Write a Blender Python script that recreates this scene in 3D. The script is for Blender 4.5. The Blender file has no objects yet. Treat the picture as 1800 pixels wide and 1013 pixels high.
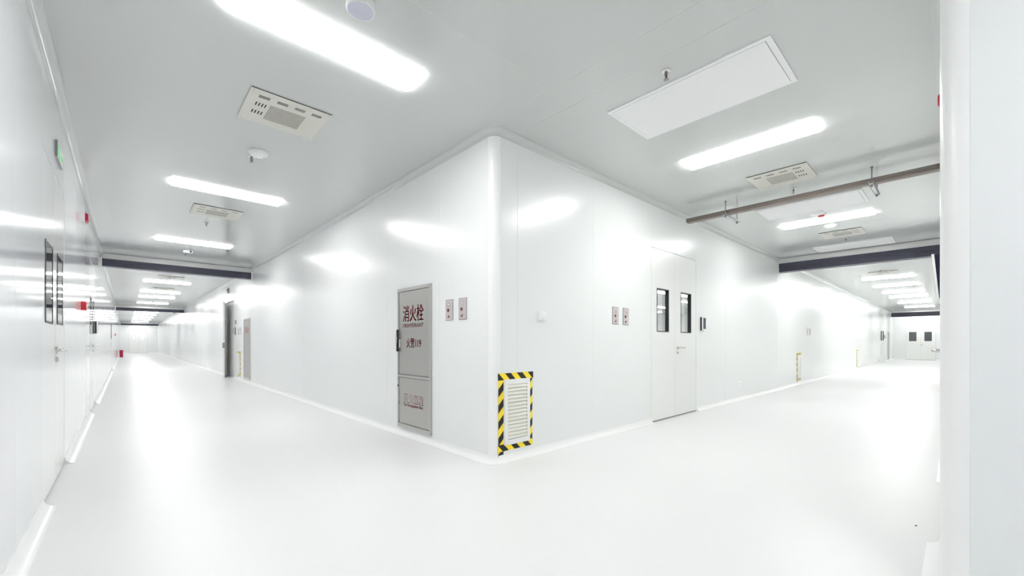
import bpy, bmesh, math
from mathutils import Vector, Matrix

S = bpy.context.scene
COL = S.collection
PI = math.pi

# ------------------------------------------------------------------ camera, world, exposure
cd = bpy.data.cameras.new('camera')
cam = bpy.data.objects.new('camera', cd)
COL.objects.link(cam)
cam.location = (0, 0, 1.05)
cam.rotation_euler = (PI / 2, 0, math.radians(-42.943))
cd.sensor_width = 36.0
cd.sensor_fit = 'HORIZONTAL'
cd.lens = 36.0 * 729.75 / 1800.0
cd.shift_y = (602.0 - 506.5) / 1800.0
cd.clip_start = 0.02
cd.clip_end = 200
S.camera = cam

w = bpy.data.worlds.new('world')
S.world = w
w.use_nodes = True
w.node_tree.nodes['Background'].inputs[0].default_value = (.8, .85, .9, 1)
w.node_tree.nodes['Background'].inputs[1].default_value = .3

S.view_settings.view_transform = 'Standard'
S.view_settings.look = 'None'
S.view_settings.exposure = 0.0
S.view_settings.gamma = 1.0
S.view_settings.use_curve_mapping = False
S.cycles.max_bounces = 14
S.cycles.diffuse_bounces = 8
S.cycles.glossy_bounces = 6
S.cycles.transmission_bounces = 8
LAMP = 32.8            # radiance of the ceiling lights

# ------------------------------------------------------------------ materials
def srgb(r, g, b):
    f = lambda c: (c / 255 / 12.92) if c / 255 <= .04045 else ((c / 255 + .055) / 1.055) ** 2.4
    return (f(r), f(g), f(b), 1)

def mat(name, col, rough=.5, metal=0.0, spec=.5, bump=None, vary=0.0, coat=0.0):
    m = bpy.data.materials.new(name)
    m.use_nodes = True
    nt = m.node_tree
    b = nt.nodes['Principled BSDF']
    b.inputs['Base Color'].default_value = col
    b.inputs['Roughness'].default_value = rough
    b.inputs['Metallic'].default_value = metal
    b.inputs['Specular IOR Level'].default_value = spec
    b.inputs['Coat Weight'].default_value = coat
    b.inputs['Coat Roughness'].default_value = .12
    if vary or bump:
        tc = nt.nodes.new('ShaderNodeTexCoord')
        nz = nt.nodes.new('ShaderNodeTexNoise')
        nz.inputs['Scale'].default_value = bump[0] if bump else 3.0
        nz.inputs['Detail'].default_value = 2
        nt.links.new(tc.outputs['Object'], nz.inputs['Vector'])
        if bump:
            bp = nt.nodes.new('ShaderNodeBump')
            bp.inputs['Strength'].default_value = bump[1]
            bp.inputs['Distance'].default_value = bump[2]
            nt.links.new(nz.outputs['Fac'], bp.inputs['Height'])
            nt.links.new(bp.outputs['Normal'], b.inputs['Normal'])
        if vary:
            mr = nt.nodes.new('ShaderNodeMapRange')
            mr.inputs['To Min'].default_value = max(0, rough - vary)
            mr.inputs['To Max'].default_value = rough + vary
            nt.links.new(nz.outputs['Fac'], mr.inputs['Value'])
            nt.links.new(mr.outputs['Result'], b.inputs['Roughness'])
    return m

M = {}
M['wall'] = mat('wall_paint', (.83, .845, .84, 1), .25, spec=.6, bump=(1.1, .12, .02))
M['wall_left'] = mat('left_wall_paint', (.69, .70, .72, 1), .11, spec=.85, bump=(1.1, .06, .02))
M['wall_near'] = mat('near_wall_paint', (.80, .82, .83, 1), .25, bump=(1.1, .10, .02))
M['greylining'] = mat('grey_lining', srgb(228, 228, 228), .5)
M['window_black'] = mat('window_frame_black', (.03, .03, .035, 1), .4)
M['vent_shade'] = mat('vent_shade_black', (.025, .025, .026, 1), .7)  # near-black standing in for shade in and around the vents
M['frame_steel'] = mat('bright_frame_steel', (.56, .55, .53, 1), .3, metal=.9)
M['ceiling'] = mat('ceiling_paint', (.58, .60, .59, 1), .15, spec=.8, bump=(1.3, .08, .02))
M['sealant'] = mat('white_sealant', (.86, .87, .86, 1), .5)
M['floor'] = mat('floor_epoxy', (.815, .815, .815, 1), .34, spec=.4, bump=(1.5, .08, .01))
M['trim'] = mat('white_trim', (.88, .885, .88, 1), .3)
M['door'] = mat('door_paint', (.83, .835, .815, 1), .28)
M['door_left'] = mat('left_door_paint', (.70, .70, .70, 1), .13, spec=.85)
M['white'] = mat('white_plastic', (.85, .85, .85, 1), .4)
M['panelw'] = mat('access_panel_white', (.86, .86, .87, 1), .45)
M['beige'] = mat('beige_steel', srgb(217, 216, 207), .45)
M['lilac'] = mat('grey_speaker_cloth', srgb(205, 205, 218), .7)
M['dark'] = mat('dark_hole', (.02, .02, .022, 1), .7)
M['black'] = mat('black_plastic', (.012, .012, .014, 1), .35)
M['navy'] = mat('dark_curtain_bar', srgb(66, 66, 82), .4)
M['steel'] = mat('brushed_steel', (.50, .49, .465, 1), .36, metal=.9, bump=(60, .04, .002))
M['steeld'] = mat('dark_steel', (.30, .30, .31, 1), .35, metal=.9)
M['galv'] = mat('galvanised_steel', (.62, .63, .65, 1), .35, metal=.85)
M['chrome'] = mat('satin_chrome', (.68, .67, .65, 1), .2, metal=1.0)
M['plate'] = mat('pinkish_steel_plate', srgb(205, 196, 196), .35, metal=.35)
M['red'] = mat('red_plastic', srgb(184, 16, 40), .3)
M['crimson'] = mat('crimson_box_paint', srgb(178, 18, 62), .35)
M['redtext'] = mat('red_print', srgb(158, 4, 34), .6, spec=.2)
M['darkred'] = mat('dark_red_lens', srgb(96, 16, 28), .3)
M['brown'] = mat('brown_rail_metal', srgb(136, 125, 118), .45, metal=.2, bump=(30, .05, .002))
M['greyrail'] = mat('grey_rail_metal', srgb(120, 116, 112), .45, metal=.3)
M['cavity'] = mat('unlit_room_black', (.012, .012, .014, 1), .8, spec=.1)  # darkness of the unlit rooms behind door panes, put into the colour
M['greyglass'] = mat('dark_grey_glass', srgb(84, 86, 91), .12)

def emit(name, col, strength):
    m = bpy.data.materials.new(name)
    m.use_nodes = True
    nt = m.node_tree
    for n in list(nt.nodes): nt.nodes.remove(n)
    e = nt.nodes.new('ShaderNodeEmission')
    o = nt.nodes.new('ShaderNodeOutputMaterial')
    e.inputs[0].default_value = col
    e.inputs[1].default_value = strength
    nt.links.new(e.outputs[0], o.inputs[0])
    return m
M['lamp'] = emit('lit_diffuser', (1.0, .995, .985, 1), LAMP)
M['green'] = emit('lit_green', (.10, .9, .22, 1), .9)

def glass(name, col, rough=.0, ior=1.45):
    m = bpy.data.materials.new(name)
    m.use_nodes = True
    b = m.node_tree.nodes['Principled BSDF']
    b.inputs['Base Color'].default_value = col
    b.inputs['Roughness'].default_value = rough
    b.inputs['Transmission Weight'].default_value = 1
    b.inputs['IOR'].default_value = ior
    return m
M['glass'] = glass('clear_glass', (.97, .98, .98, 1))
M['glass_dim'] = glass('coated_glass', (.9, .91, .92, 1), ior=1.2)

def stripes(name, sx):
    m = bpy.data.materials.new(name)
    m.use_nodes = True
    nt = m.node_tree
    b = nt.nodes['Principled BSDF']
    b.inputs['Roughness'].default_value = .45
    tc = nt.nodes.new('ShaderNodeTexCoord')
    sp = nt.nodes.new('ShaderNodeSeparateXYZ')
    nt.links.new(tc.outputs['Object'], sp.inputs[0])
    mu = nt.nodes.new('ShaderNodeMath'); mu.operation = 'MULTIPLY_ADD'
    mu.inputs[1].default_value = sx
    nt.links.new(sp.outputs['X'], mu.inputs[0])
    nt.links.new(sp.outputs['Z'], mu.inputs[2])
    dv = nt.nodes.new('ShaderNodeMath'); dv.operation = 'DIVIDE'; dv.inputs[1].default_value = .142
    nt.links.new(mu.outputs[0], dv.inputs[0])
    fr = nt.nodes.new('ShaderNodeMath'); fr.operation = 'FRACT'
    nt.links.new(dv.outputs[0], fr.inputs[0])
    gt = nt.nodes.new('ShaderNodeMath'); gt.operation = 'GREATER_THAN'; gt.inputs[1].default_value = .5
    nt.links.new(fr.outputs[0], gt.inputs[0])
    mx = nt.nodes.new('ShaderNodeMix'); mx.data_type = 'RGBA'
    mx.inputs[6].default_value = (1.0, .76, .03, 1)
    mx.inputs[7].default_value = (.006, .006, .006, 1)
    nt.links.new(gt.outputs[0], mx.inputs[0])
    nt.links.new(mx.outputs[2], b.inputs['Base Color'])
    return m
M['tape_v'] = stripes('hazard_stripes_rising', -1.0)
M['tape_h'] = stripes('hazard_stripes_falling', 1.0)

# ------------------------------------------------------------------ mesh helpers
class MB:
    def __init__(s): s.v = []; s.f = []; s.smooth = False
    def add(s, vs, fs):
        n = len(s.v); s.v += [tuple(q) for q in vs]; s.f += [tuple(i + n for i in f) for f in fs]
        return s
    def box(s, x0, x1, y0, y1, z0, z1):
        vs = [(x, y, z) for z in (z0, z1) for y in (y0, y1) for x in (x0, x1)]
        return s.add(vs, [(0, 2, 3, 1), (4, 5, 7, 6), (0, 1, 5, 4), (2, 6, 7, 3), (0, 4, 6, 2), (1, 3, 7, 5)])
    def cbox(s, x0, x1, y0, y1, z0, z1, c, axis='y-'):
        """box whose face towards -y (or -z) is chamfered by c"""
        if axis == 'y-':
            r = [(x0, z0), (x1, z0), (x1, z1), (x0, z1)]
            q = [(x0 + c, z0 + c), (x1 - c, z0 + c), (x1 - c, z1 - c), (x0 + c, z1 - c)]
            vs = [(a, y1, b) for a, b in r] + [(a, y0 + c, b) for a, b in r] + [(a, y0, b) for a, b in q]
        else:
            r = [(x0, y1), (x1, y1), (x1, y0), (x0, y0)]
            q = [(x0 + c, y1 - c), (x1 - c, y1 - c), (x1 - c, y0 + c), (x0 + c, y0 + c)]
            vs = [(a, b, z1) for a, b in r] + [(a, b, z0 + c) for a, b in r] + [(a, b, z0) for a, b in q]
        fs = [(3, 2, 1, 0), (8, 9, 10, 11)]
        for k in range(2):
            for i in range(4):
                j = (i + 1) % 4
                fs.append((4 * k + i, 4 * k + j, 4 * k + 4 + j, 4 * k + 4 + i))
        return s.add(vs, fs)
    def lathe(s, prof, c=(0, 0, 0), axis='z', n=24):
        """prof: list of (r, h); revolved about an axis through c"""
        k = len(prof); vs = []
        for i in range(n):
            a = 2 * PI * i / n
            for r, h in prof:
                p = (r * math.cos(a), r * math.sin(a), h)
                if axis == 'y': p = (p[0], p[2], p[1])
                if axis == 'x': p = (p[2], p[0], p[1])
                vs.append((c[0] + p[0], c[1] + p[1], c[2] + p[2]))
        fs = []
        for i in range(n):
            j = (i + 1) % n
            for t in range(k - 1):
                fs.append((i * k + t, j * k + t, j * k + t + 1, i * k + t + 1))
        fs.append(tuple(i * k for i in range(n))[::-1]); fs.append(tuple(i * k + k - 1 for i in range(n)))
        return s.add(vs, fs)
    def tube(s, pts, r, n=12):
        pts = [Vector(p) for p in pts]; vs = []; fs = []
        for i, p in enumerate(pts):
            d = (pts[min(i + 1, len(pts) - 1)] - pts[max(i - 1, 0)]).normalized()
            u = d.cross(Vector((0, 0, 1)))
            if u.length < .01: u = d.cross(Vector((1, 0, 0)))
            u.normalize(); t = d.cross(u)
            for k in range(n):
                a = 2 * PI * k / n
                vs.append(p + u * r * math.cos(a) + t * r * math.sin(a))
        for i in range(len(pts) - 1):
            for k in range(n):
                l = (k + 1) % n
                fs.append((i * n + k, i * n + l, i * n + n + l, i * n + n + k))
        fs.append(tuple(range(n))[::-1]); fs.append(tuple((len(pts) - 1) * n + k for k in range(n)))
        return s.add(vs, fs)
    def prism(s, poly, y0, y1):
        """poly in (x,z), extruded along y"""
        n = len(poly)
        vs = [(a, y0, b) for a, b in poly] + [(a, y1, b) for a, b in poly]
        return s.add(vs, [tuple(range(n)), tuple(range(n, 2 * n))[::-1]] + [(i, i + n, (i + 1) % n + n, (i + 1) % n) for i in range(n)])
    def holed(s, x0, x1, z0, z1, y0, y1, holes):
        """slab in x-z with rectangular holes (hx0,hx1,hz0,hz1), front at y0, back at y1"""
        xs = sorted({x0, x1, *[h[0] for h in holes], *[h[1] for h in holes]})
        zs = sorted({z0, z1, *[h[2] for h in holes], *[h[3] for h in holes]})
        full = lambda i, j: 0 <= i < len(xs) - 1 and 0 <= j < len(zs) - 1 and not any(
            h[0] <= (xs[i] + xs[i + 1]) / 2 <= h[1] and h[2] <= (zs[j] + zs[j + 1]) / 2 <= h[3] for h in holes)
        for i in range(len(xs) - 1):
            for j in range(len(zs) - 1):
                if not full(i, j): continue
                a, b, c, d = xs[i], xs[i + 1], zs[j], zs[j + 1]
                s.add([(a, y0, c), (b, y0, c), (b, y0, d), (a, y0, d)], [(0, 1, 2, 3)])
                s.add([(a, y1, c), (b, y1, c), (b, y1, d), (a, y1, d)], [(3, 2, 1, 0)])
                if not full(i - 1, j): s.add([(a, y0, c), (a, y1, c), (a, y1, d), (a, y0, d)], [(3, 2, 1, 0)])
                if not full(i + 1, j): s.add([(b, y0, c), (b, y1, c), (b, y1, d), (b, y0, d)], [(0, 1, 2, 3)])
                if not full(i, j - 1): s.add([(a, y0, c), (b, y0, c), (b, y1, c), (a, y1, c)], [(3, 2, 1, 0)])
                if not full(i, j + 1): s.add([(a, y0, d), (b, y0, d), (b, y1, d), (a, y1, d)], [(0, 1, 2, 3)])
        return s
    def mesh(s, name, m, smooth=False):
        me = bpy.data.meshes.new(name)
        me.from_pydata(s.v, [], s.f)
        bm = bmesh.new(); bm.from_mesh(me)
        bmesh.ops.remove_doubles(bm, verts=bm.verts, dist=1e-6)
        bmesh.ops.recalc_face_normals(bm, faces=bm.faces)
        bm.to_mesh(me); bm.free()
        me.materials.append(M[m])
        if smooth:
            for p in me.polygons: p.use_smooth = True
            try: me.set_sharp_from_angle(angle=math.radians(40))
            except Exception: pass
        return me

def link(name, data, parent=None):
    o = bpy.data.objects.new(name, data)
    COL.objects.link(o)
    if parent is not None: o.parent = parent
    return o

def obj(name, mb, m, parent=None, smooth=False):
    return link(name, mb.mesh(name, m, smooth), parent)

def tag(o, label, cat, group=None):
    o['label'] = label; o['category'] = cat
    if group: o['group'] = group
    return o

def thing(name, label, cat, loc, rot=0.0, group=None):
    o = bpy.data.objects.new(name, None)
    o.empty_display_size = .1
    COL.objects.link(o)
    o.location = loc; o.rotation_euler = (0, 0, rot)
    return tag(o, label, cat, group)

def struct(name, mb=None, m=None, loc=(0, 0, 0), rot=0.0, smooth=False):
    o = link(name, mb.mesh(name, m, smooth) if mb else None)
    o.location = loc; o.rotation_euler = (0, 0, rot)
    o['kind'] = 'structure'
    return o

def copy_tree(o, parent=None):
    c = o.copy(); COL.objects.link(c)
    if parent is not None: c.parent = parent
    for ch in [q for q in bpy.data.objects if q.parent == o]:
        copy_tree(ch, c)
    return c

def dup(o, loc, label, rot=None, group=None):
    c = copy_tree(o)
    c.location = loc
    if rot is not None: c.rotation_euler = (0, 0, rot)
    c['label'] = label
    if group: c['group'] = group
    return c

def text(body, x0, x1, z0, z1, y, m, name, parent, bold=(), thick=.0006):
    """flat lettering in the x-z plane of the parent, fitted to a box, facing -y"""
    cu = bpy.data.curves.new(name, 'FONT')
    cu.body = body; cu.size = 1; cu.extrude = .01
    cu.resolution_u = 3
    t = bpy.data.objects.new(name, cu); COL.objects.link(t)
    dg = bpy.context.evaluated_depsgraph_get()
    me = bpy.data.meshes.new_from_object(t.evaluated_get(dg))
    bpy.data.objects.remove(t); bpy.data.curves.remove(cu)
    X = [v.co.x for v in me.vertices]; Y = [v.co.y for v in me.vertices]
    a, b, c, d = min(X), max(X), min(Y), max(Y)
    for v in me.vertices:
        px = x0 + (v.co.x - a) / (b - a) * (x1 - x0)
        pz = z0 + (v.co.y - c) / (d - c) * (z1 - z0)
        v.co = (px, y - (thick if v.co.z > 0 else 0), pz)
    if bold:                       # strokes thickened by laying the glyphs over themselves
        vs = [v.co.copy() for v in me.vertices]; fs = [tuple(p.vertices) for p in me.polygons]
        V = []; F = []
        for dx, dz in bold:
            n = len(V)
            V += [(c.x + dx, c.y, c.z + dz) for c in vs]; F += [tuple(i + n for i in f) for f in fs]
        bpy.data.meshes.remove(me)
        me = bpy.data.meshes.new(name); me.from_pydata(V, [], F)
    me.materials.clear(); me.materials.append(M[m])
    me.name = name
    return link(name, me, parent)

# facing of things fixed to a wall: local x runs to the viewer's right, local y into the wall
ON_INNER_LEFT, ON_INNER_RIGHT, ON_LEFT, ON_RIGHT = -PI / 2, 0.0, PI / 2, PI

# ------------------------------------------------------------------ room dimensions
H = 2.90
XL, XC = -.385, 2.32            # left corridor
YR, YC = .05, 2.722             # right corridor
YEND, XEND, YBACK = 54.0, 34.3, -7.0
RC = .08                        # radius of the rounded corner posts

# ------------------------------------------------------------------ floor and ceiling
fl = struct('floor', MB().box(-3, XEND + .3, YBACK - .3, YEND + .3, -.12, 0), 'floor')

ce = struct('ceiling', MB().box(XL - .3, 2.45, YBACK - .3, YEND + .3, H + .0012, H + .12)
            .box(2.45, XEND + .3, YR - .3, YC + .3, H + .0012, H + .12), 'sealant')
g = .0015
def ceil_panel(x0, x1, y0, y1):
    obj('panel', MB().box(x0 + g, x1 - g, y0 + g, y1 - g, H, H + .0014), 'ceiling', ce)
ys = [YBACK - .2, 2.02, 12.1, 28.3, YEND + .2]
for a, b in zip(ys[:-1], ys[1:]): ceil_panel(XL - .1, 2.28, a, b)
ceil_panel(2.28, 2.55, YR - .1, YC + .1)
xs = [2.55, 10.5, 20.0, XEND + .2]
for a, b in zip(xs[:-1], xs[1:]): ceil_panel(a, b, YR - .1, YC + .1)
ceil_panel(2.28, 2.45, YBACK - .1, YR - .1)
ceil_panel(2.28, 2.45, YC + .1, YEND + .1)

# ------------------------------------------------------------------ walls: a core with steel panels on it
def wall(name, loc, rot, L, joints, openings, panel_mat='wall', h=H):
    """local x from 0 to L; joints: x of the seams; openings: (x0, x1, top)"""
    core = MB(); pieces = []
    cuts = sorted({0, L, *joints, *[o[0] for o in openings], *[o[1] for o in openings]})
    for a, b in zip(cuts[:-1], cuts[1:]):
        mid = (a + b) / 2; z0 = 0
        for o in openings:
            if o[0] <= mid <= o[1]: z0 = o[2]
        core.box(a, b, .0012, .06, z0, h)
        pieces.append((a, b, z0))
    root = struct(name, core, 'sealant', loc, rot)
    for a, b, z0 in pieces:
        obj('panel', MB().box(a + g, b - g, 0, .0014, z0 + (g if z0 else 0), h), panel_mat, root)
    return root

# local x of each wall; see the facing table above
L_IL = YEND - (YC + RC)         # inner left wall: local x = YEND - Y
il = lambda y: YEND - y
D_IL = (il(15.90), il(14.40), 2.30)
wall('wall_inner_left', (XC, YEND, 0), ON_INNER_LEFT, L_IL,
     [il(y) for y in (3.567, 4.72, 8.02, 12.1, 20.0, 28.3)], [D_IL])
ir = lambda x: x - (XC + RC)
D1 = (ir(5.008), ir(6.371), 2.30)
D5 = (ir(28.42), ir(29.95), 2.30)
wall('wall_inner_right', (XC + RC, YC, 0), ON_INNER_RIGHT, XEND - XC - RC,
     [ir(x) for x in (2.60, 3.75, 7.52, 10.5, 20.0)], [D1, D5])
le = lambda y: y - YBACK
D2 = (le(3.942), le(5.223), 2.30)
D3 = (le(8.62), le(9.92), 2.30)
D4 = (le(20.4), le(21.7), 2.30)
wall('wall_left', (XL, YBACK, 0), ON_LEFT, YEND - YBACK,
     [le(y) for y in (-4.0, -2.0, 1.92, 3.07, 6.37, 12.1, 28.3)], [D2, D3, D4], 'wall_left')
ri = lambda x: XEND - x
D7 = (ri(4.45), ri(3.08), 2.30)
wall('wall_right', (XEND, YR, 0), ON_RIGHT, XEND - XC - RC, [ri(x) for x in (5.6, 6.75, 7.9, 9.05)], [D7])
wall('wall_near', (XC, YR - RC, 0), ON_INNER_LEFT, YR - RC - YBACK, [1.15, 2.3], [], 'wall_near')
wall('wall_back', (XC, YBACK, 0), PI, XC - XL, [1.15], [])
D8 = (.63, 1.92, 2.25)
wall('wall_far_left', (XL, YEND, 0), 0, XC - XL, [1.3], [D8])
fr_ = lambda y: YC - y
D6 = (fr_(2.145), fr_(.877), 2.16)
wall('wall_far_right', (XEND, YC, 0), -PI / 2, YC - YR, [], [D6])

# rounded corner posts
def post(name, cx, cy, a0, a1):
    n = 12; mb = MB()
    P = [(RC * math.cos(a0 + (a1 - a0) * i / n), RC * math.sin(a0 + (a1 - a0) * i / n)) for i in range(n + 1)]
    vs = [(x, y, 0) for x, y in P] + [(x, y, H) for x, y in P]
    vs += [(x * .75, y * .75, 0) for x, y in P] + [(x * .75, y * .75, H) for x, y in P]
    k = n + 1; fs = []
    for i in range(n):
        fs.append((i, i + 1, k + i + 1, k + i)); fs.append((2 * k + i, 3 * k + i, 3 * k + i + 1, 2 * k + i + 1))
    fs += [(0, k, 3 * k, 2 * k), (n, 2 * k + n, 3 * k + n, k + n)]
    mb.add(vs, fs)
    return struct(name, mb, 'trim', (cx, cy, 0), smooth=True)
post('trim_1', XC + RC, YC + RC, PI, 1.5 * PI)
post('trim_2', XC + RC, YR - RC, PI, .5 * PI)

# swept cove mouldings: path with the room on its left
def sweep(name, path, prof, m):
    k = len(prof); mb = MB(); vs = []; fs = []
    n = len(path)
    for i in range(n):
        p = Vector(path[i])
        d0 = (Vector(path[i]) - Vector(path[i - 1])).normalized() if i else None
        d1 = (Vector(path[i + 1]) - Vector(path[i])).normalized() if i < n - 1 else None
        if d0 is None: d0 = d1
        if d1 is None: d1 = d0
        n0 = Vector((-d0.y, d0.x)); n1 = Vector((-d1.y, d1.x))
        b = (n0 + n1).normalized(); b = b / max(.3, b.dot(n0))
        for o, z in prof: vs.append((p.x + b.x * o, p.y + b.y * o, z))
    for i in range(n - 1):
        for t in range(k):
            u = (t + 1) % k
            fs.append((i * k + t, i * k + u, i * k + k + u, i * k + k + t))
    fs.append(tuple(range(k))); fs.append(tuple((n - 1) * k + t for t in range(k)))
    mb.add(vs, fs)
    return struct(name, mb, m, smooth=True)

def cove(r, lip, up):
    """concave quarter: (out from wall, z)"""
    P = []
    for i in range(7):
        a = PI / 2 * i / 6
        P.append((lip + (r - lip) * (1 - math.sin(a)), lip + (r - lip) * (1 - math.cos(a))))
    if up:
        return [(0, 0), (r, 0)] + P + [(0, r)]
    return [(o, H - z) for o, z in [(0, 0), (r, 0)] + P + [(0, r)]]
SK = cove(.062, .004, True)
CV = cove(.055, .003, False)
arc = lambda cx, cy, a0, a1: [(cx + RC * math.cos(a0 + (a1 - a0) * i / 10), cy + RC * math.sin(a0 + (a1 - a0) * i / 10)) for i in range(11)]
A_C = arc(XC + RC, YC + RC, 1.5 * PI, PI)          # inner block corner, right corridor to left corridor
A_R = arc(XC + RC, YR - RC, PI, .5 * PI)           # near column, from near face to right wall
# ceiling coves
sweep('trim_3', [(XEND, YC)] + A_C + [(XC, YEND)], [(-o, z) for o, z in CV][::-1] and CV, 'ceiling')
sweep('trim_4', [(XL, YEND), (XL, YBACK)], CV, 'ceiling')
sweep('trim_5', [(XC, YBACK)] + A_R + [(XEND, YR)], CV, 'ceiling')
# skirtings, left open at the doors
sweep('baseboard_inner', [(5.003, YC)] + A_C + [(XC, 14.38)], SK, 'trim')
sweep('baseboard_inner_right', [(28.4, YC), (6.376, YC)], SK, 'trim')
sweep('baseboard_inner_right_end', [(XEND, YC), (29.97, YC)], SK, 'trim')
sweep('baseboard_inner_left', [(XC, 15.92), (XC, YEND)], SK, 'trim')
for i, (a, b) in enumerate([(3.937, YBACK), (8.6, 5.228), (20.38, 9.94), (YEND, 21.72)]):
    sweep('baseboard_left_' + 'abcd'[i] if i else 'baseboard_left', [(XL, a), (XL, b)], SK, 'trim')
sweep('baseboard_near', [(XC, YBACK)] + A_R + [(3.075, YR)], SK, 'trim')
sweep('baseboard_right', [(4.455, YR), (XEND, YR)], SK, 'trim')
sweep('baseboard_far_right', [(XEND, .86), (XEND, YR)][::-1], SK, 'trim')
sweep('baseboard_far_right_end', [(XEND, 2.16), (XEND, YC)], SK, 'trim')
sweep('baseboard_far_left', [(XC, YEND), (1.56, YEND)], SK, 'trim')
sweep('baseboard_far_left_end', [(.22, YEND), (XL, YEND)], SK, 'trim')

# ------------------------------------------------------------------ doors
def lever(parent, x, z, way=1):
    h = obj('handle', MB().lathe([(.026, 0), (.026, -.008), (.022, -.011)], (x, 0, z), 'y', 20)
            .tube([(x, -.008, z), (x, -.036, z), (x + way * .004, -.045, z), (x + way * .014, -.05, z), (x + way * .135, -.05, z)], .0095), 'chrome', parent, True)
    obj('keyhole', MB().lathe([(.020, 0), (.020, -.007), (.016, -.010)], (x, 0, z - .068), 'y', 20)
        .box(x - .004, x + .004, -.014, -.009, z - .084, z - .056), 'chrome', parent, True)
    return h

def door(name, loc, rot, W, top, seam, wins, hx, hz, label, frame='window_black', pane='glass', cavity=True, th=.05, way=1, py=.042, rim=.012, leafm='door'):
    """leaves flush with the wall: local x 0..W"""
    r = struct(name, None, None, loc, rot)
    r['label'] = label
    fr = .028
    cols = [(0.006, seam - .002), (seam + .002, W - .006)] if seam else [(.006, W - .006)]
    for a, b in cols:
        hs = [q for q in wins if a < q[0] < b]
        lf = obj('leaf', MB().holed(a, b, .018, top - .006, .001, th, hs), leafm, r)
    for q in wins:
        wf = obj('window_frame', MB().holed(q[0], q[1], q[2], q[3], -.003, th + .002, [(q[0] + rim, q[1] - rim, q[2] + rim, q[3] - rim)]), frame, r)
        obj('pane', MB().box(q[0] + rim, q[1] - rim, py, py + .006, q[2] + rim, q[3] - rim), pane, wf)
    obj('threshold', MB().box(0.004, W - .004, .006, .03, .001, .016), 'steeld', r)
    if hx is not None: lever(r, hx, hz, way)
    if cavity:
        c = .9
        obj('dark_interior', MB().box(-.1, W + .1, .065, .07, 0, 0.001).box(-.1, W + .1, c, c + .02, 0, top + .1)
            .box(-.12, -.1, .065, c, 0, top + .1).box(W + .1, W + .12, .065, c, 0, top + .1).box(-.12, W + .12, .065, c, top + .1, top + .12), 'cavity', r)
    return r

door('door_1', (5.008, YC, 0), ON_INNER_RIGHT, 1.363, 2.30, .672,
     [(.150, .484, 1.19, 1.773), (.847, 1.184, 1.187, 1.772)], .742, .972,
     'cream double door with two clear narrow windows in the right corridor', cavity=False)
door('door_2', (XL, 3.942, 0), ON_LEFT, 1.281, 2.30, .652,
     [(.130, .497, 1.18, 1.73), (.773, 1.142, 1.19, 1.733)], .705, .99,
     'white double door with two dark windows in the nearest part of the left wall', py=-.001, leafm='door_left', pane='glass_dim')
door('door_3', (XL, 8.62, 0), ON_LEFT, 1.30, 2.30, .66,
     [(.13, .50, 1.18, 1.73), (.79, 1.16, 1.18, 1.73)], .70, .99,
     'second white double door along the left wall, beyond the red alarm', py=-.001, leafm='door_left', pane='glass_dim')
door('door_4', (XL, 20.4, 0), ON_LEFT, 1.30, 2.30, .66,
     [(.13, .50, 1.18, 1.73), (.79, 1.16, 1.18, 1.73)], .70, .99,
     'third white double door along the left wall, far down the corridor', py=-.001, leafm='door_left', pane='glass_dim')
door('door_5', (28.42, YC, 0), ON_INNER_RIGHT, 1.53, 2.30, .76,
     [(.18, .56, 1.14, 1.65), (.97, 1.35, 1.14, 1.65)], .83, .99,
     'white double door with two dark windows near the far end of the right corridor')
door('door_6', (XEND, 2.145, 0), -PI / 2, 1.268, 2.16, .635,
     [(.145, .465, 1.12, 1.66), (.80, 1.105, 1.12, 1.66)], .69, .93,
     'cream double door with two square dark grey windows closing the right corridor', pane='greyglass', py=.004)
door('door_7', (4.45, YR, 0), ON_RIGHT, 1.37, 2.30, .69, [], .96, 1.0,
     'door in the right wall of which only the steel lever shows beside the white column', way=-1)
door('door_8', (.245, YEND, 0), 0, 1.29, 2.25, .645,
     [(.17, .47, 1.13, 1.68), (.78, 1.10, 1.13, 1.68)], .69, .98,
     'white double door with two pale windows closing the left corridor', frame='steel', pane='panelw', py=.004)

# door standing ajar in the left corridor
da = struct('door_9', None, None, (XC, 15.90, 0), ON_INNER_LEFT)
da['label'] = 'white door standing ajar in the left corridor beyond the smoke curtain'
obj('reveal', MB().box(0, .02, 0, .20, 0, 2.3).box(1.48, 1.50, 0, .20, 0, 2.3).box(0, 1.5, 0, .2, 2.28, 2.30).box(0, 1.5, .035, .05, 0, 2.3), 'greylining', da)
lf = obj('leaf', MB().holed(0, 1.02, .012, 2.26, 0, .045, [(.40, .72, 1.15, 1.72)]), 'door', da)
lf.location = (.03, -.05, 0); lf.rotation_euler = (0, 0, math.radians(-9))
obj('window_frame', MB().holed(.40, .72, 1.15, 1.72, -.005, .05, [(.43, .69, 1.18, 1.69)]), 'steeld', lf)
obj('pane', MB().box(.43, .69, .02, .026, 1.18, 1.69), 'panelw', lf)
obj('lock', MB().box(.99, 1.023, -.012, .05, .88, 1.04), 'steeld', lf)
obj('bottom_seal', MB().box(0, 1.02, .004, .04, .001, .012), 'steeld', lf)

# ------------------------------------------------------------------ lit room behind the door windows of the right corridor
rm = struct('wall_room_beyond', MB().box(4.0, 26, 14, 14.1, 0, H).box(26, 26.1, 2.8, 14, 0, H).box(3.9, 4.0, 2.8, 14, 0, H), 'wall')
struct('ceiling_room_beyond', MB().box(3.9, 26.1, 3.05, 14.1, H, H + .1), 'ceiling')

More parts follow.
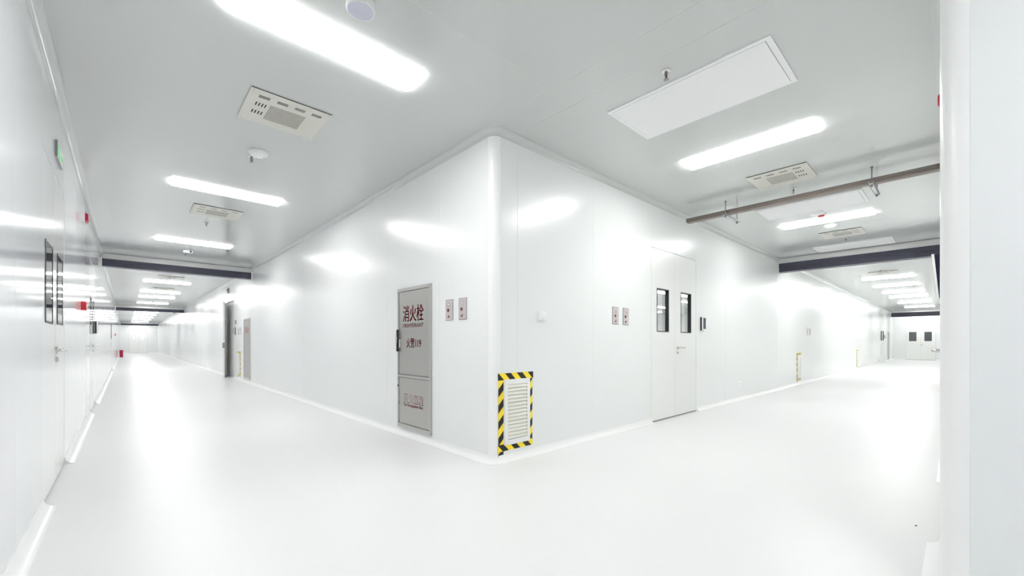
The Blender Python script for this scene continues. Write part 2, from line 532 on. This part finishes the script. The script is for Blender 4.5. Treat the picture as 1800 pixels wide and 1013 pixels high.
# ------------------------------------------------------------------ ceiling lights
ORD = ['first', 'second', 'third', 'fourth', 'fifth', 'sixth', 'seventh', 'eighth', 'ninth', 'tenth', 'eleventh', 'twelfth', 'thirteenth', 'fourteenth', 'fifteenth', 'sixteenth']
def make_light(label, loc, rot=0.0):
    t = thing('ceiling_light', label, 'ceiling light', loc, rot, 'ceiling light strips')
    obj('housing', MB().cbox(-.560, .560, -.130, .130, -.008, 0, .004, 'z-'), 'white', t)
    obj('diffuser', MB().cbox(-.562, .562, -.132, .132, -.020, -.0075, .010, 'z-'), 'lamp', t)
    return t
l0 = make_light('largest ceiling light strip, cut by the top edge above the left corridor', (.945, 2.62, H))
def light(x, y, rot, label):
    return dup(l0, (x, y, H), label, rot)
left_y = [6.12, 9.64, 13.12, 16.62, 20.08, 22.5, 25.95, 29.4, 34.0, 37.1, 41.0, 45.2, 49.6, 53.0]  # last one is unseen, added to brighten the left end wall
for i, y in enumerate(left_y):
    wh = 'before the near smoke curtain' if y < 12 else 'just behind the near smoke curtain' if y < 14 else 'between the two dark smoke curtains' if y < 28 else 'past the second smoke curtain, the last of these added to light the end wall'
    light(.945, y, 0, ORD[i + 1] + ' ceiling light down the left corridor, ' + wh)
right_x = [4.29, 7.73, 11.3, 15.95, 18.3, 20.8, 23.15, 26.65, 30.2, 33.75]  # last one is hidden, added to brighten the wall closing this corridor
for i, x in enumerate(right_x):
    wh = 'between access panel and vent' if i == 0 else 'past the brown hanging rail' if i == 1 else 'just behind the near smoke curtain' if i == 2 else 'between the dark smoke curtains' if x < 33 else 'added unseen behind the far smoke curtain to light the end wall'
    light(x, 1.37, PI / 2, ORD[i] + ' ceiling light down the right corridor, ' + wh)
for i, y in enumerate((-.9, -4.4)):
    light(.945, y, 0, ORD[i] + ' ceiling light behind the viewpoint')
for i, (x, y) in enumerate([(14.6, 7.5), (20.8, 10.7), (16.3, 7.4), (18.9, 8.5), (8.0, 5.5), (11.0, 11.0), (23.5, 8.0), (23.5, 12.5), (18.0, 12.0), (12.0, 5.0), (21.0, 5.0), (15.0, 10.5)]):  # those seen in the windows come first; more added to brighten the room
    light(x, y, 0, ORD[i] + ' ceiling light of the room behind the door windows, later ones added to brighten it')

# ------------------------------------------------------------------ ceiling vents
def vent_holes():
    R = []
    for x0 in (.066, .190, .314, .438):
        for k in range(4): R.append((x0, x0 + .074, .074 + k * .0105, .0808 + k * .0105))
    for y0 in (.190, .325):
        for k in range(4):
            R.append((.068 + k * .021, .0765 + k * .021, y0, y0 + .058))
            R.append((.430 + k * .021, .437 + k * .021, y0, y0 + .058))
    for k in range(24): R.append((.166 + k * .0107, .1700 + k * .0107, .175, .435))
    return R
def make_vent(label, loc, swap=False):
    t = thing('ceiling_vent', label, 'ceiling vent', loc, 0, 'slotted ceiling vents')
    mb = MB().holed(0, .57, 0, .545, -.0080, -.0075, vent_holes())
    conv = (lambda x, y, z: (z, x, y)) if swap else (lambda x, y, z: (x, z, y))
    mb.v = [conv(*p) for p in mb.v]
    o = obj('face_plate', mb, 'beige', t)
    def bx(x0, x1, y0, y1, z0, z1): return (MB().box(y0, y1, x0, x1, z0, z1) if swap else MB().box(x0, x1, y0, y1, z0, z1))
    obj('plenum_shade', bx(.004, .566, .004, .541, -.0055, 0), 'vent_shade', t)  # paints the slots' shade and the shadow line round the plate
    obj('lit_slot_strip', bx(.42, .52, .18, .395, -.0072, -.0060), 'beige', t)  # pale strip painting in the light inside this side's slots
    for a, b in ((.022, .022), (.548, .022), (.022, .523), (.548, .523)):
        obj('screw', MB().lathe([(.005, -.0078), (.005, -.0095), (.003, -.0100)], (b, a, 0) if swap else (a, b, 0), 'z', 8), 'steeld', t)
    return t
if True:
    # the plate's mesh is built in x-z; 'conv' lays it flat under the ceiling
    v0 = make_vent('nearest beige slotted vent on the left corridor ceiling', (.663, 3.465, H))
    for y, lb in ((6.91, 'second beige slotted vent on the left corridor ceiling, past the second light'),
                  (15.0, 'third slotted vent on the left ceiling, just past the near smoke curtain'),
                  (18.4, 'fourth slotted vent on the left ceiling, between far lights')):
        dup(v0, (.663, y, H), lb)
    v1 = make_vent('beige slotted vent before the brown rail on the right ceiling', (5.10, 1.06, H), True)
    dup(v1, (8.62, 1.05, H), 'slotted vent beyond the brown rail on the right ceiling, past the light')
    dup(v1, (14.4, 1.06, H), 'slotted vent seen edge-on behind the near smoke curtain, right ceiling')

# ------------------------------------------------------------------ access panels
def make_access(label, loc):
    t = thing('access_panel', label, 'access panel', loc, 0, 'white ceiling access panels')
    obj('frame', MB().box(0, .633, 0, 1.152, -.010, 0) , 'panelw', t)
    obj('dark_gap', MB().box(.028, .598, .034, 1.122, -.0104, -.009), 'steeld', t)
    obj('lid', MB().box(.0285, .597, .037, 1.119, -.0125, -.0095), 'panelw', t)
    return t
a0 = make_access('big white access panel nearest on the right corridor ceiling', (2.83, .767, H))
dup(a0, (6.474, .79, H), 'white access panel on the right ceiling, partly behind the brown rail')
dup(a0, (9.80, .785, H), 'white access panel on the right ceiling, just before the near smoke curtain')

# ------------------------------------------------------------------ sprinklers, detectors, speaker
def make_sprinkler(label, loc):
    t = thing('sprinkler', label, 'sprinkler', loc, 0, 'pendent sprinklers')
    obj('escutcheon', MB().lathe([(.034, 0), (.034, -.004), (.022, -.012), (.014, -.014)], n=20), 'chrome', t, True)
    obj('frame', MB().lathe([(.012, -.012), (.012, -.026), (.008, -.028)], n=12)
        .tube([(-.010, 0, -.024), (-.014, 0, -.036), (-.010, 0, -.048), (0, 0, -.054)], .003, 6)
        .tube([(.010, 0, -.024), (.014, 0, -.036), (.010, 0, -.048), (0, 0, -.054)], .003, 6), 'steeld', t, True)
    obj('bulb', MB().lathe([(.001, -.026), (.004, -.029), (.004, -.048), (.001, -.052)], n=8), 'darkred', t, True)
    obj('deflector', MB().lathe([(.004, -.052), (.018, -.057), (.018, -.059), (.004, -.060)], n=12), 'steeld', t, True)
    return t
s0 = make_sprinkler('chrome sprinkler beside the big near access panel on the right ceiling', (2.698, 1.356, H))
for x, y, lb in ((5.89, 1.35, 'sprinkler between the slotted vent and the brown rail'),
                 (9.32, 1.35, 'sprinkler beyond the far slotted vent, right ceiling'),
                 (.916, 4.787, 'sprinkler beside the round white detector on the left ceiling'),
                 (.912, 7.89, 'sprinkler past the second slotted vent on the left ceiling'),
                 (.905, 10.85, 'sprinkler just before the near smoke curtain, left ceiling'),
                 (.905, 14.9, 'sprinkler past the near smoke curtain on the left ceiling'),
                 (.905, 25.0, 'sprinkler before the second smoke curtain on the left ceiling'),
                 (1.36, 14.2, 'sprinkler past the near smoke curtain on the right ceiling')):
    if lb.endswith('right ceiling') and x == 1.36: x, y = 14.2, 1.36
    dup(s0, (x, y, H), lb)

def make_detector(label, loc, r=.085):
    t = thing('smoke_detector', label, 'smoke detector', loc, 0, 'round white detectors')
    obj('base', MB().lathe([(r * .97, 0), (r, -.004), (r, -.014), (r * .96, -.018)], n=32), 'white', t, True)
    obj('dome', MB().lathe([(r * .94, -.017), (r * .86, -.030), (r * .6, -.042), (r * .3, -.047), (.002, -.048)], n=32), 'white', t, True)
    obj('indicator', MB().lathe([(.004, -.040), (.004, -.046), (.002, -.047)], (r * .55, 0, 0), n=8), 'darkred', t, True)
    return t
d0 = make_detector('round white smoke detector past the first vent on the left ceiling', (.945, 4.63, H))
dup(d0, (7.18, 1.375, H), 'round white detector just before the second light, right ceiling')
dup(d0, (8.13, 1.37, H), 'round white detector just beyond the second light, right ceiling')
t = thing('alarm_beacon', 'small red-lensed alarm on the right ceiling beside the second light', 'alarm beacon', (7.36, 1.345, H))
obj('base', MB().lathe([(.06, 0), (.06, -.015), (.054, -.02)], n=24), 'white', t, True)
obj('lens', MB().lathe([(.045, -.018), (.042, -.032), (.02, -.040), (.002, -.041)], n=24), 'red', t, True)
t = thing('ceiling_speaker', 'round white ceiling speaker beside the largest light, cut by the top edge', 'speaker', (.938, 2.219, H))
obj('can', MB().lathe([(.076, 0), (.076, -.038), (.072, -.044)], n=40), 'white', t, True)
obj('grille', MB().lathe([(.069, -.040), (.067, -.0455), (.002, -.046)], n=40), 'lilac', t, True)
t = thing('ceiling_camera', 'small grey boxy camera near the smoke curtain, left ceiling', 'camera', (.91, 10.5, H))
obj('mount', MB().lathe([(.05, 0), (.05, -.012), (.03, -.018)], n=20), 'galv', t, True)
obj('body', MB().box(-.075, .075, -.03, .03, -.058, -.016), 'galv', t)
obj('lens', MB().lathe([(.018, 0), (.018, -.02), (.012, -.022)], (.045, -.03, -.038), 'y', 16), 'black', t, True)

# ------------------------------------------------------------------ smoke curtains under the ceiling
def curtain(label, loc, rot, W, bottom):
    t = thing('smoke_curtain', label, 'smoke curtain', loc, rot, 'smoke curtains across the corridors')
    d = H - bottom
    obj('housing', MB().box(.004, W - .004, 0, .20, -.12, 0), 'galvw', t)
    obj('top_seal', MB().box(.004, W - .004, -.006, .0, -.012, 0), 'steeld', t)
    obj('curtain_bar', MB().box(.012, W - .012, -.015, .215, -.12 - (d - .12) * .55, -.1205)
        .box(.012, W - .012, -.006, .206, -d, -.12 - (d - .12) * .55), 'navy', t)
    for x in (.004, W - .03):
        obj('end_guide', MB().box(x, x + .026, -.022, .0, -d - .015, -.10), 'white', t)
    return t
M['galvw'] = mat('pale_galvanised_housing', (.74, .74, .73, 1), .22, metal=.35)
curtain('dark smoke curtain bar across the left corridor, nearer of the two', (XL, 12.0, H), 0, XC - XL, 2.63)
curtain('dark smoke curtain bar across the left corridor, second and smaller', (XL, 28.2, H), 0, XC - XL, 2.63)
curtain('thin smoke curtain bar at the very end of the left corridor', (XL, 51.8, H), 0, XC - XL, 2.62)
curtain('dark smoke curtain bar across the right corridor, nearer of the two', (10.55, YC, H), -PI / 2, YC - YR, 2.595)
curtain('dark smoke curtain bar at the far end of the right corridor', (33.1, YC, H), -PI / 2, YC - YR, 2.54)

# ------------------------------------------------------------------ brown rail hanging across the right corridor
t = thing('hanging_rail', 'brown metal rail hung on threaded rods across the right corridor ceiling', 'rail', (5.8, 1.3, 2.735))
obj('channel', MB().box(-.02, .07, -1.22, 1.31, 0, .020).box(-.02, .07, -1.22, 1.31, .025, .044).box(-.012, .062, -1.22, 1.31, .02, .025), 'brown', t)
obj('top_cover', MB().box(-.026, .076, -1.22, 1.31, .044, .052), 'greyrail', t)
for y in (.776, -.68):
    s = obj('strut', MB().box(-.10, .42, y - .02, y + .02, -.026, -.022).box(-.10, .42, y - .02, y - .016, -.026, -.0005).box(-.10, .42, y + .016, y + .02, -.026, -.0005), 'galv', t)
    for x in (-.045, .37):
        rd = obj('rod', MB().tube([(x, y, -.05), (x, y, .165)], .006, 8), 'steeld', t)
        obj('nut', MB().lathe([(.013, -.038), (.013, -.026)], (x, y, 0), n=6).lathe([(.012, .150), (.012, .165)], (x, y, 0), n=12), 'steeld', rd)
    obj('clamp', MB().box(.072, .11, y - .014, y + .014, -.001, .03), 'navy', t)

# ------------------------------------------------------------------ hydrant cabinets
def cabinet(label, loc, rot):
    t = thing('fire_hydrant_cabinet', label, 'hydrant cabinet', loc, rot, 'steel fire hydrant cabinets')
    W, T = .709, 1.575
    obj('frame', MB().holed(0, W, 0, T, -.022, 0, [(.030, W - .030, .045, .570), (.030, W - .030, .598, T - .036)]), 'frame_steel', t)
    up = obj('door', MB().box(.035, W - .035, -.016, -.002, .603, T - .041), 'steel', t)
    lo = obj('door', MB().box(.035, W - .035, -.016, -.002, .050, .565), 'steel', t)
    obj('backing', MB().box(.02, W - .02, -.0015, -.0005, .03, T - .02), 'dark', t)
    return t, up, lo
t, up, lo = cabinet('steel fire hydrant cabinet with red lettering near the wall corner', (XC, 4.414, .085), ON_INNER_LEFT)
W = .709
B1 = [(-.0007, 0), (.0007, 0)]
B2 = [(-.002, 0), (0, 0), (.002, 0)]
B3 = [(-.003, 0), (0, 0), (.003, 0)]
B8 = [(.0026 * math.cos(k * PI / 4), .0022 * math.sin(k * PI / 4)) for k in range(8)]
text('消火栓', .125, .565, 1.195, 1.375, -.0161, 'redtext', 'lettering', up, bold=B3)
text('FIREHYDRANT', .125, .565, 1.130, 1.172, -.0161, 'redtext', 'lettering', up, bold=B1)
text('火警119', .205, .515, .905, 1.012, -.0161, 'redtext', 'lettering', up, bold=B2)
text('灭火器箱', .150, .555, .290, .388, -.0161, 'redtext', 'lettering', lo, bold=B8)
text('灭火器箱', .150 + .006, .555 - .006, .290 + .005, .388 - .005, -.0168, 'plate', 'lettering', lo)
text('Fire Extinguisher Box', .150, .555, .240, .283, -.0161, 'redtext', 'lettering', lo, bold=B1)
lk = obj('latch', MB().cbox(.004, .030, -.040, -.022, .86, 1.11, .004), 'black', t)
obj('pull', MB().cbox(.006, .028, -.048, -.040, .95, 1.03, .004).cbox(.048, .075, -.030, -.016, .90, 1.0, .004), 'chrome', lk)
obj('pull', MB().tube([(.058, -.016, .37), (.058, -.034, .37), (.058, -.034, .27), (.058, -.016, .27)], .005, 8), 'chrome', lo, True)
obj('keyhole', MB().lathe([(.010, 0), (.010, -.005), (.006, -.006)], (.020, -.022, .47), 'y', 14), 'black', t, True)
t2, u2, l2 = cabinet('steel hydrant cabinet just beyond the near smoke curtain, left corridor', (XC, 12.95, .09), ON_INNER_LEFT)
text('消火栓', .125, .565, 1.195, 1.375, -.0161, 'redtext', 'lettering', u2)
t3, u3, l3 = cabinet('far steel cabinet past the last door of the right corridor', (31.55, YC, .08), ON_INNER_RIGHT)

# ------------------------------------------------------------------ call-point plates with red marks
def plate(label, loc, rot):
    t = thing('signal_plate', label, 'wall plate', loc, rot, 'steel plates with red marks')
    w_, h_ = .117, .198
    obj('plate', MB().cbox(0, w_, -.008, 0, 0, h_, .003), 'plate', t)
    obj('rim', MB().holed(-.003, w_ + .003, -.003, h_ + .003, -.005, 0, [(.003, w_ - .003, .003, h_ - .003)]), 'steeld', t)
    obj('button', MB().lathe([(.015, -.006), (.015, -.013), (.010, -.019), (.001, -.021)], (.058, 0, .148), 'y', 16), 'chrome', t, True)
    c = (.046, .096)
    obj('red_cross', MB().box(c[0] - .020, c[0] + .020, -.0105, -.007, c[1] - .005, c[1] + .005).box(c[0] - .006, c[0] + .006, -.0105, -.007, c[1] - .018, c[1] + .018), 'darkred', t)
    P = []
    for i in range(9):
        a = math.radians(-120 + 150 * i / 8); P.append((.048 + .016 * math.cos(a), .038 + .016 * math.sin(a)))
    for i in range(9):
        a = math.radians(30 - 150 * i / 8); P.append((.042 + .012 * math.cos(a), .044 + .012 * math.sin(a)))
    obj('red_crescent', MB().prism(P, -.0105, -.007), 'darkred', t)
    return t
p0 = plate('left of two small steel plates beside the hydrant cabinet', (XC, 3.447, 1.267), ON_INNER_LEFT)
dup(p0, (XC, 3.227, 1.267), 'right of two small steel plates beside the hydrant cabinet, nearer the corner')
dup(p0, (4.119, YC, 1.262), 'left of two small steel plates before the cream double door', 0)
dup(p0, (4.338, YC, 1.260), 'right of two small steel plates, next to the cream double door', 0)
dup(p0, (13.18, YC, 1.245), 'first of two tiny plates far along the inner right corridor wall', 0)
dup(p0, (13.46, YC, 1.245), 'second of two tiny plates far along the inner right corridor wall', 0)
dup(p0, (XC, 13.80, 1.265), 'tiny plate between the ajar door and the far hydrant cabinet, nearer the door', ON_INNER_LEFT)
dup(p0, (XC, 13.55, 1.265), 'tiny plate between the ajar door and the far hydrant cabinet, nearer the cabinet', ON_INNER_LEFT)

# ------------------------------------------------------------------ taped wall grilles
def grille(label, loc, rot):
    t = thing('wall_grille', label, 'wall grille', loc, rot, 'low wall grilles')
    obj('frame', MB().holed(0, .312, 0, .578, -.016, 0, [(.034, .276, .045, .535)]), 'white', t)
    obj('backing', MB().box(.03, .28, -.0012, -.0004, .04, .54), 'beige', t)
    sl = MB()
    sl.add([(.034, -.002, 0), (.276, -.002, 0), (.276, -.017, -.022), (.034, -.017, -.022), (.034, -.0005, -.003), (.276, -.0005, -.003), (.276, -.0155, -.025), (.034, -.0155, -.025)],
           [(0, 1, 2, 3), (7, 6, 5, 4), (0, 4, 5, 1), (1, 5, 6, 2), (2, 6, 7, 3), (3, 7, 4, 0)])
    me = sl.mesh('slat', 'whitegrille')
    for k in range(15):
        o = link('slat', me, t); o.location = (0, 0, .532 - k * .0325)
    return t
M['whitegrille'] = mat('grille_enamel', srgb(236, 236, 226), .4)
def tape(label, loc, rot):
    t = thing('hazard_tape', label, 'hazard tape', loc, rot, 'black and yellow tape borders')
    def strip(x0, x1, z0, z1, m, y):
        o = obj('tape_strip', MB().box(x0, x1, y, 0, z0, z1), m, t)
    strip(0, .060, -.035, .70, 'tape_v', -.0010)
    strip(.372, .422, .035, .70, 'tape_v', -.0010)
    strip(-.004, .432, .645, .705, 'tape_h', -.0022)
    strip(-.004, .426, .020, .080, 'tape_h', -.0022)
    return t
gx = {'a': (2.444, YC, .135)}
gr0 = grille('white louvred grille inside the black and yellow tape near the wall corner', (2.436, YC, .142), 0)
tp0 = tape('black and yellow tape bordering the grille near the wall corner', (2.371, YC, .072), 0)
def pair(dx, loc, rot, where):
    dup(gr0, loc, 'white louvred grille ' + where, rot)
    o = Vector((-.065, 0, -.07)); o.rotate(Matrix.Rotation(rot, 3, 'Z'))
    dup(tp0, (loc[0] + o.x, loc[1] + o.y, loc[2] + o.z), 'black and yellow tape border ' + where, rot)
pair(0, (12.21, YC, .15), 0, 'halfway along the inner right corridor wall')
pair(0, (21.08, YC, .13), 0, 'far along the inner right corridor wall')
pair(0, (XC, 13.82, .16), ON_INNER_LEFT, 'between the ajar door and the far hydrant cabinet')
pair(0, (XC, 38.6, .15), ON_INNER_LEFT, 'at the far end of the left corridor')

# ------------------------------------------------------------------ small wall things
t = thing('wall_sensor', 'small white box on the wall above the taped grille', 'sensor', (2.875, YC, 1.258))
obj('body', MB().cbox(0, .088, -.028, 0, 0, .088, .006), 'white', t)
obj('vent_slots', MB().box(.02, .068, -.0285, -.0275, .012, .015).box(.02, .068, -.0285, -.0275, .020, .023), 'beige', t)

def reader(label, loc, rot):
    t = thing('card_reader', label, 'card reader', loc, rot, 'dark access readers')
    obj('back', MB().cbox(0, .125, -.022, 0, 0, .205, .004), 'black', t)
    obj('bezel', MB().cbox(.004, .125, -.038, -.022, .002, .203, .005), 'white', t)
    obj('screen', MB().box(.020, .112, -.0395, -.0375, .022, .192), 'navyblack', t)
    return t
M['navyblack'] = mat('reader_screen', (.012, .010, .03, 1), .15)
r0 = reader('dark card reader with white rim right of the cream double door', (6.52, YC, 1.235), 0)
dup(r0, (30.1, YC, 1.235), 'tiny dark reader beside the far door of the right corridor', 0)
dup(r0, (XC, 14.33, 1.27), 'dark reader beside the door standing ajar', ON_INNER_LEFT)
dup(r0, (XL, 10.02, 1.20), 'dark reader just past the second left-wall door', ON_LEFT)

t = thing('wall_socket', 'small white socket low on the wall past the cream double door', 'socket', (8.12, YC, .255))
obj('plate', MB().cbox(0, .086, -.010, 0, 0, .086, .003), 'white', t)
obj('holes', MB().box(.030, .036, -.0105, -.0095, .03, .055).box(.050, .056, -.0105, -.0095, .03, .055), 'dark', t)

t = thing('manual_alarm', 'red fire alarm box on the left wall between two doors', 'fire alarm', (XL, 7.02, 1.432), ON_LEFT)
obj('body', MB().cbox(0, .16, -.045, 0, 0, .10, .006), 'red', t)
obj('cover', MB().cbox(.05, .11, -.048, -.044, .03, .07, .003), 'white', t)

t = thing('alarm_sounder', 'white alarm sounder with red lens high on the left wall', 'alarm sounder', (XL, 7.15, 2.505), ON_LEFT)
obj('body', MB().cbox(0, .16, -.026, 0, 0, .11, .004), 'white', t)
obj('lens', MB().cbox(.008, .152, -.055, -.0255, .008, .102, .012), 'crimson', t)

t = thing('wall_alarm', 'red alarm high on the right wall, peeking past the white column', 'fire alarm', (3.46, YR, 2.385), ON_RIGHT)
obj('base', MB().cbox(0, .10, -.010, 0, 0, .10, .004), 'white', t)
obj('lens', MB().lathe([(.036, -.009), (.036, -.022), (.030, -.029), (.002, -.031)], (.05, 0, .05), 'y', 20), 'red', t, True)

t = thing('call_button', 'tiny red button on the left wall far down the corridor', 'call button', (XL, 28.6, 1.38), ON_LEFT)
obj('body', MB().cbox(0, .10, -.03, 0, 0, .10, .005), 'red', t)
obj('button', MB().lathe([(.03, -.029), (.03, -.036), (.02, -.038)], (.05, 0, .05), 'y', 16), 'white', t, True)

t = thing('wall_beacon', 'small dark beacon above the door standing ajar', 'beacon', (XC, 15.3, 2.56), ON_INNER_LEFT)
obj('body', MB().cbox(0, .10, -.04, 0, 0, .15, .006), 'steeld', t)
obj('lens', MB().lathe([(.03, -.039), (.03, -.05), (.01, -.054)], (.05, 0, .08), 'y', 16), 'darkred', t, True)
t = thing('wall_switch', 'small dark switch above the reader beside the door ajar', 'switch', (XC, 14.22, 1.58), ON_INNER_LEFT)
obj('body', MB().cbox(0, .12, -.02, 0, 0, .10, .004), 'steeld', t)
obj('rocker', MB().cbox(.035, .085, -.026, -.0195, .03, .07, .003), 'white', t)

# exit sign
t = thing('exit_sign', 'dark exit sign with a green running figure high on the left wall', 'exit sign', (XL, 4.46, 2.375), ON_LEFT)
obj('case', MB().cbox(0, .40, -.036, 0, 0, .155, .003), 'steeld', t)
t.scale = (.86, .40, .78)
t.location = (XL, 4.58, 2.44)
fg = MB()
y0, y1 = -.0375, -.0355
fg.box(.03, .17, y0, y1, .02, .028).box(.03, .17, y0, y1, .127, .135).box(.03, .038, y0, y1, .02, .135).box(.162, .17, y0, y1, .02, .135)
fg.lathe([(.011, y0), (.011, y1)], (.108, 0, .113), 'y', 12)
for P in ([(.085, .10), (.112, .10), (.105, .062), (.083, .062)], [(.085, .10), (.060, .085), (.064, .078), (.086, .088)],
          [(.110, .10), (.137, .082), (.133, .075), (.106, .088)], [(.088, .066), (.066, .046), (.050, .046), (.050, .038), (.070, .037), (.100, .062)],
          [(.095, .066), (.118, .050), (.108, .030), (.117, .027), (.130, .053), (.106, .070)],
          [(.20, .070), (.30, .070), (.30, .045), (.37, .078), (.30, .111), (.30, .086), (.20, .086)]):
    fg.prism(P, y0, y1)
obj('pictogram', fg, 'green', t)

# monitor on the right wall, tilted down
t = thing('wall_monitor', 'tilted wall monitor with pale rim, seen edge-on beside the white column', 'monitor', (5.6, YR, 1.42), ON_RIGHT)
m_ = MB().box(0, .62, -.075, -.058, 0, .38)
b_ = MB().box(.0, .62, -.058, -.020, .004, .37)
bz = obj('bezel', m_, 'white', t); bk = obj('back_housing', b_, 'navyblack', t)
scn = obj('screen', MB().box(.015, .605, -.0765, -.0745, .015, .365), 'black', t)
br = obj('bracket', MB().box(.2, .42, -.024, 0, .12, .26), 'steeld', t)
for q in (bz, bk, scn): q.rotation_euler = (math.radians(4.5), 0, 0)

# red extinguisher boxes on the floor
def xbox(label, loc, rot):
    t = thing('extinguisher_box', label, 'extinguisher box', loc, rot, 'red extinguisher boxes')
    obj('body', MB().cbox(0, .34, -.19, -.004, 0, .46, .006), 'crimson', t)
    obj('lid', MB().cbox(-.006, .346, -.198, -.002, .46, .50, .006), 'crimson', t)
    obj('grip', MB().box(.12, .22, -.206, -.198, .40, .43), 'black', t)
    return t
x0_ = xbox('crimson extinguisher box on the floor at the far end of the left wall', (XL + .065, 40.0, 0), ON_LEFT)
dup(x0_, (13.6, YR + .022, 0), 'red extinguisher box against the right wall, peeking past the white column', ON_RIGHT)

# black fleck on the floor
P = Vector((0, 0, 0))
fk = obj('floor_fleck', MB().prism([(-.006, 0), (.004, 0), (.007, .003), (-.002, .005)], -.004, .004), 'black')
fk.location = (3.306, .164, 0)
tag(fk, 'tiny black fleck on the white floor before the column', 'fleck')
